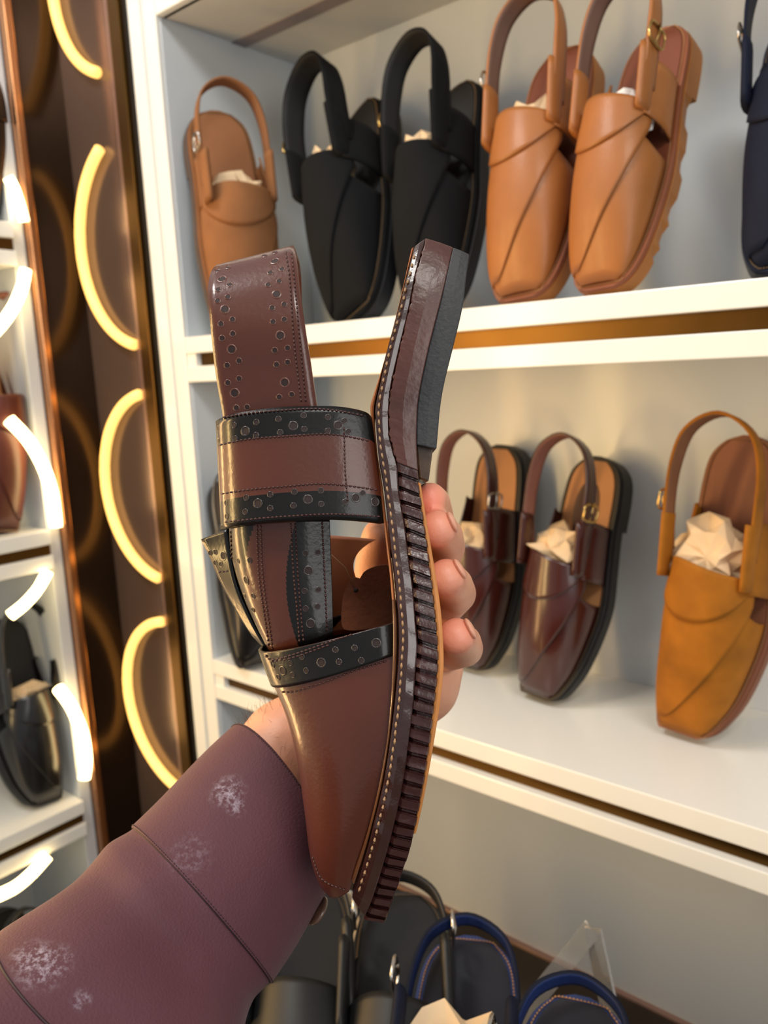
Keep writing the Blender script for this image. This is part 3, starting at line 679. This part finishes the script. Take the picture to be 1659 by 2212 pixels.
# vamp dome
vR = [(846, 1345), (849, 1400), (846, 1500), (837, 1600), (819, 1700), (794, 1800), (766, 1882), (752, 1926)]
vL = [(567, 1397), (588, 1455), (622, 1540), (646, 1640), (660, 1740), (671, 1830), (687, 1884), (706, 1908)]
def dome(s0, s1, n, m, off=0., jmax=1.0):
    rows = []
    for i in range(n+1):
        s = s0+(s1-s0)*i/n; a, b = cr(vR, s), cr(vL, s)
        h = hw(a[1])*.93; pn = C(a[0]+2, a[1], MID-h+.001); pf = pn+FW*2*h; mid = (pn+pf)/2; ap = C(b[0], b[1], MID+.002)-mid
        hv = (pf-pn)/2; row = []
        for j in range(m+1):
            th = math.pi*j/m*jmax; sx_ = math.sin(th)**.80; cx_ = math.cos(th); cx_ = math.copysign(abs(cx_)**.85, cx_)
            row.append(mid-hv*cx_*(1+off/.04)+ap*sx_*(1+off/ap.length))
        rows.append(row)
    return rows
vrows = dome(.0, 1., 60, 48)
V, Fc = grid(vrows); lastr = len(V)-49; V.append(sum(vrows[-1], Vector())/49)
for j in range(48): Fc.append((lastr+j, lastr+j+1, len(V)-1))
bvv = surf_bvh(V, Fc); vamp = mesh_obj('vamp', V, Fc, [M['brown']], held)
stitch(vamp, bvv, [[(676, 1850), (690, 1890), (708, 1907), (728, 1915), (748, 1922)]], M['thread'], 8)
tb_h = [(440, 872), (537, 862), (602, 828), (495, 905, 1), (550, 928), (625, 905), (710, 860, 1), (790, 788), (810, 855), (897, 777), (1018, 750, 1), (470, 940), (935, 848)]
tb_l = [[(400, 815), (430, 843), (550, 815), (750, 745), (900, 695), (1050, 650)], [(425, 855), (560, 828), (760, 757)], [(470, 985), (600, 965), (700, 935), (900, 870), (1080, 812)], [(490, 1022), (560, 1020), (750, 960), (900, 902), (1080, 848)]]
leather_part('toe_band', dome(-.0, .168, 14, 48, .0012), lambda a, b: 0, [M['black']], [cs(1100, tb_h)], cl(1100, tb_l[:2]), .0016)
stitch(vamp, bvv, cl(1100, tb_l[2:]), M['thread'])
# cream stitches along the welt
V, Fc = [], []
for i in range(4, NS-6, 3):
    a, b = mixc(rB0, rC, .22)[i], mixc(rB0, rC, .22)[i+2]; jit = nz(i, .7, 2)
    d = dn(a[1])-.0017; p, q = C(a[0]+jit, a[1], d), C(b[0]+jit, b[1], d)
    tube([p, (p+q)/2-FW*.0004, q], [.0003, .00055, .0003], V, Fc, 6)
mesh_obj('welt_stitching', V, Fc, M['thread_w'], held)
# suede hang tag inside
tp = [(737, 1330), (741, 1288), (752, 1262), (766, 1246), (776, 1251), (786, 1236), (802, 1227), (824, 1221), (843, 1228), (852, 1300), (846, 1348), (800, 1358), (745, 1360)]
tp = resample(tp+[tp[0]], 60)[:-1]; front = [C(x, y, .372+.00003*(x-790)) for x, y in tp]; n = len(front)
V = front+[p+FW*.0022 for p in front]; Fc = [tuple(range(n))[::-1], tuple(range(n, 2*n))]+[(i, (i+1) % n, n+(i+1) % n, n+i) for i in range(n)]
V2, F2 = [], []
tg = mesh_obj('leather_tag', V, Fc, M['suede_tag'], None, smooth=False)
tag(tg, 'brown suede hide-shaped tag hanging inside the opening of the held sandal', 'tag')
V, Fc = [], []; c = C(769, 1275, .3712); tube([c-FW*.0003, c+FW*.0002], .0011, V, Fc, 12); mesh_obj('eyelet_hole', V, Fc, M['hole'], tg)
V, Fc = [], []; tube([C(769, 1275, .371), C(745, 1225, .362), C(716, 1198, .350)], .00018, V, Fc, 5); mesh_obj('thread', V, Fc, M['thread_w'], tg)

# ------------------------------------------------------------------ person: arm, hand, sleeve
person = empty('person', C(300, 2000, .33), 'person in a plum long sleeve, left hand holding the brown sandal upright', 'person')
V, Fc = [], []
def ball(c, r, sc=None):
    rows = []
    for j in range(13):
        th = math.pi*(j+.001)/12.002
        rows.append([c+Vector((math.sin(th)*math.cos(k*math.pi/10), math.sin(th)*math.sin(k*math.pi/10), math.cos(th)))*r for k in range(20)])
    n0 = len(V); grid(rows, V, Fc, closed=True)
    Fc.append(tuple(n0+k for k in range(20))); Fc.append(tuple(n0+240+k for k in range(20))[::-1])
def caps(pts):
    for (a, ra), (b, rb) in zip(pts, pts[1:]):
        n = max(3, int((a-b).length/.0035))
        for i in range(n+1): ball(a.lerp(b, i/n), ra+(rb-ra)*i/n)
P = lambda x, y, d: C(x, y, d)
wr = P(690, 1575, .452)
fing = {
 'index':  [(P(905, 1235, .455), .0112), (P(940, 1120, .425), .0102), (P(934, 1088, .385), .0090), (P(929, 1078, .356), .0076)],
 'middle': [(P(915, 1290, .458), .0115), (P(962, 1182, .412), .0104), (P(958, 1158, .375), .0094), (P(946, 1142, .345), .0082)],
 'ring':   [(P(920, 1350, .460), .0112), (P(986, 1282, .408), .0102), (P(980, 1265, .372), .0093), (P(964, 1247, .344), .0082)],
 'pinky':  [(P(925, 1420, .460), .0108), (P(1003, 1400, .402), .0096), (P(1000, 1388, .372), .0088), (P(986, 1374, .345), .0080)]}
for k, f in fing.items():
    caps(f); caps([(f[0][0], .0125), (P(800, 1480, .468).lerp(f[0][0], .25), .015), (wr.lerp(f[0][0], .12), .021)])
caps([(P(925, 1440, .452), .020), (P(905, 1475, .446), .023), (P(830, 1530, .452), .023), (wr, .024)])       # heel of the hand
caps([(P(870, 1380, .446), .016), (P(800, 1480, .450), .021), (wr, .024)])
caps([(P(760, 1500, .452), .019), (P(800, 1370, .440), .0155), (P(812, 1260, .432), .0125), (P(815, 1195, .424), .0112), (P(820, 1160, .418), .0095)])  # thumb
caps([(wr, .026), (P(625, 1620, .447), .029), (P(565, 1705, .436), .029), (P(490, 1790, .425), .027)])
arm = mesh_obj('arm', V, Fc, M['skin'], person)
mod(arm, 'REMESH', mode='VOXEL', voxel_size=.0014, use_smooth_shade=True); mod(arm, 'SMOOTH', factor=.6, iterations=7)
# nails on the far-facing side of the visible fingertips
for k, (dx, dy) in {'middle': (38, -8), 'ring': (40, -8), 'pinky': (42, -4)}.items():
    f = fing[k]; tip, dip = f[3][0], f[2][0]; ax = (tip-dip).normalized()
    out = ((RX*dx-UP*dy).normalized()+FW*1.1); out = (out-ax*out.dot(ax)).normalized(); sd = ax.cross(out)
    c0 = tip+out*.0068+ax*.001; rows = []
    for i in range(9):
        th = math.pi*(i+.02)/8.04
        rows.append([c0+ax*.0058*math.cos(th)+sd*.0050*math.sin(th)*math.cos(q*math.pi/8)+out*.0017*math.sin(th)*math.sin(q*math.pi/8) for q in range(16)])
    Vn, Fn = grid(rows, closed=True); mesh_obj('fingernail', Vn, Fn, M['nail'], arm)
# hair on the wrist
Vh, Fh = [], []
axis = (P(430, 1850, .40)-wr).normalized()
for i in range(150):
    t = random.random(); c = P(610, 1640, .444).lerp(P(700, 1560, .452), t*1.1-.25); an = random.uniform(-1.9, 1.5)
    side = axis.cross(FW).normalized(); rad = (-FW*math.cos(an)+side*math.sin(an)*(-1))
    if rad.dot(UP-RX) < -.2: rad = -rad
    rr = .0285-.003*t; p = c+rad*rr; dr = (-axis*random.uniform(-.3, .8)+rad*.5+UP*random.uniform(.1, .6)).normalized()
    L_ = random.uniform(.006, .013); tube([p, p+dr*L_*.5+rad*.0012, p+dr*L_+Vector((0, 0, -.0012))], [.00007, .00006, .00002], Vh, Fh, 3)
hr = mesh_obj('arm_hair', Vh, Fh, M['hair'], arm); hr['kind'] = 'stuff'
# sleeve
ring_def = [  # top edge px, bottom edge px, depth, near-side shift px
 ((514, 1566), (704, 1896), .425, (78, -48)), ((455, 1622), (672, 1950), .415, (76, -52)), ((375, 1702), (630, 2030), .400, (74, -56)), ((296, 1780), (580, 2108), .384, (76, -60)),
 ((283, 1792), (572, 2125), .381, (74, -60)), ((240, 1826), (552, 2165), .372, (70, -62)), ((196, 1880), (528, 2222), .362, (70, -64)), ((110, 1948), (490, 2300), .345, (70, -70)), ((0, 2026), (440, 2420), .326, (70, -80)),
 ((-120, 2110), (380, 2580), .306, (70, -90)), ((-300, 2230), (280, 2800), .285, (70, -90)), ((-500, 2400), (150, 3100), .265, (60, -90))]
def srings(off, s0, s1, n, m=64, wr_=1.0):
    rows = []
    for i in range(n+1):
        s = s0+(s1-s0)*i/n; flat = [[*r[0], *r[1], r[2], *r[3]] for r in ring_def]; q = cr(flat, s)
        pt, pb = C(q[0], q[1], q[4]), C(q[2], q[3], q[4]); c = (pt+pb)/2; r1 = (pt-pb)/2
        nr = C((q[0]+q[2])/2+q[5], (q[1]+q[3])/2+q[6], q[4])-c-FW*r1.length*.78; row = []
        for k in range(m):
            a = 2*math.pi*k/m; p = c+r1*math.cos(a)+nr*math.sin(a)
            nd = (p-c).normalized(); w = noise.noise(Vector((p.x*19, p.y*19, p.z*19+2)))*(.0034+.0050*min(1, max(0, (s-.33)*9)))*wr_+noise.noise(Vector((p.x*45, p.y*45, p.z*20)))*.0008*wr_
            w *= min(1, s*7); row.append(p+nd*(off+w))
        rows.append(row)
    return rows
V, Fc = grid(srings(0, .30, 1, 60), closed=True); bvs = surf_bvh(*grid(srings(0, 0, 1, 80), closed=True))
add_spots(M['sleeve'], [(tuple(hit(bvs, x, y)[0]), r_, k_) for x, y, r_, k_ in ((492, 1712, .011, .8), (510, 1745, .006, .6), (95, 2085, .013, .7), (60, 2060, .010, .5), (175, 2160, .005, .5), (410, 1850, .014, .2))], (.42, .36, .42), 420, .46)
if 1: slv = mesh_obj('sleeve', V, Fc, M['sleeve'], person); slv['label'] = 'plum long sleeve dusted with chalky marks'
rw = srings(.0010, 0, .300, 26, wr_=.4); inner = [[p+(sum(rw[0], Vector())/64-p).normalized()*.0016 for p in rw[k]] for k in (3, 0)]
V, Fc = grid(inner+rw+[[p+(sum(r_, Vector())/64-p).normalized()*.0016 for p in r_] for r_ in rw[-1:]], closed=True); cuff = mesh_obj('cuff', V, Fc, M['sleeve'], slv)
seam = mat('seam_thread', (44, 20, 26), .6, var=.05)
def ringstitch(row, nm, r=.0003, every=True):
    V, Fc = [], []; row = list(row)+[row[0]]
    for a, b in zip(row, row[1:]):
        for k in range(3):
            p, q = a.lerp(b, k/3), a.lerp(b, (k+.65)/3); tube([p, (p+q)/2, q], [r*.5, r, r*.5], V, Fc, 4)
    mesh_obj(nm, V, Fc, seam, slv)
ringstitch(srings(.0012, .008, .009, 1, wr_=.4)[0], 'edge_stitching'); ringstitch(srings(.0012, .287, .288, 1, wr_=.4)[0], 'seam_stitching')
V, Fc = [], []; rr = srings(.0003, .306, .307, 1)[0]; tube(list(rr)+[rr[0]], .00032, V, Fc, 6); mesh_obj('cuff_seam', V, Fc, seam, slv)
V, Fc = [], []; a_ = srings(.0002, .735, .736, 1)[0]; tube(list(a_)+[a_[0]], .0006, V, Fc, 6); mesh_obj('sleeve_seam', V, Fc, seam, slv)
# button on the cuff underside
bc = C(684, 1966, .402); nb = (RX*.62-UP*.55+FW*.25).normalized(); ab = nb.cross(FW).normalized(); bb = nb.cross(ab)
V, Fc = [], []; rows = [[bc+nb*h+(ab*math.cos(k*math.pi/14)+bb*math.sin(k*math.pi/14))*r_ for k in range(28)] for r_, h in ((.0002, -.0012), (.0066, -.0012), (.0074, -.0004), (.0074, .0008), (.0064, .0014), (.0055, .0008), (.0002, .0008))]
V, Fc = grid(rows, closed=True); bt = mesh_obj('button', V, Fc, mat('horn_button', (92, 66, 52), .25, coat=.6, var=.3, vscale=200), slv)
V, Fc = [], []; tube([bc-nb*.005, bc], .0018, V, Fc, 8); mesh_obj('button_shank', V, Fc, seam, slv)
# acrylic stands that prop up the heels on the table
def stand(apx, legs, label, w_=.008):
    st = empty('shoe_stand', on_z(*legs[0], TZ), label, 'shoe stand', 'clear acrylic heel stands')
    ap = on_z(*apx, TZ+.10)
    for lp in legs:
        a = on_z(*lp, TZ+.001); dd = (ap-a).normalized(); w = dd.cross(Vector((0, 1, 0))).normalized()*w_; t_ = dd.cross(w).normalized()*.0015
        V = [a-w-t_, a+w-t_, ap+w-t_, ap-w-t_, a-w+t_, a+w+t_, ap+w+t_, ap-w+t_]
        mesh_obj('leg', V, [(3, 2, 1, 0), (4, 5, 6, 7), (0, 1, 5, 4), (1, 2, 6, 5), (2, 3, 7, 6), (3, 0, 4, 7)], M['acrylic'], st, smooth=False)
stand((1280, 2005), [(1110, 2215), (1340, 2290)], 'clear acrylic inverted-V heel stand on the table between the two navy sandals')
stand((752, 1925), [(690, 2090), (800, 2120)], 'clear acrylic heel stand on the table between the two black sandals')
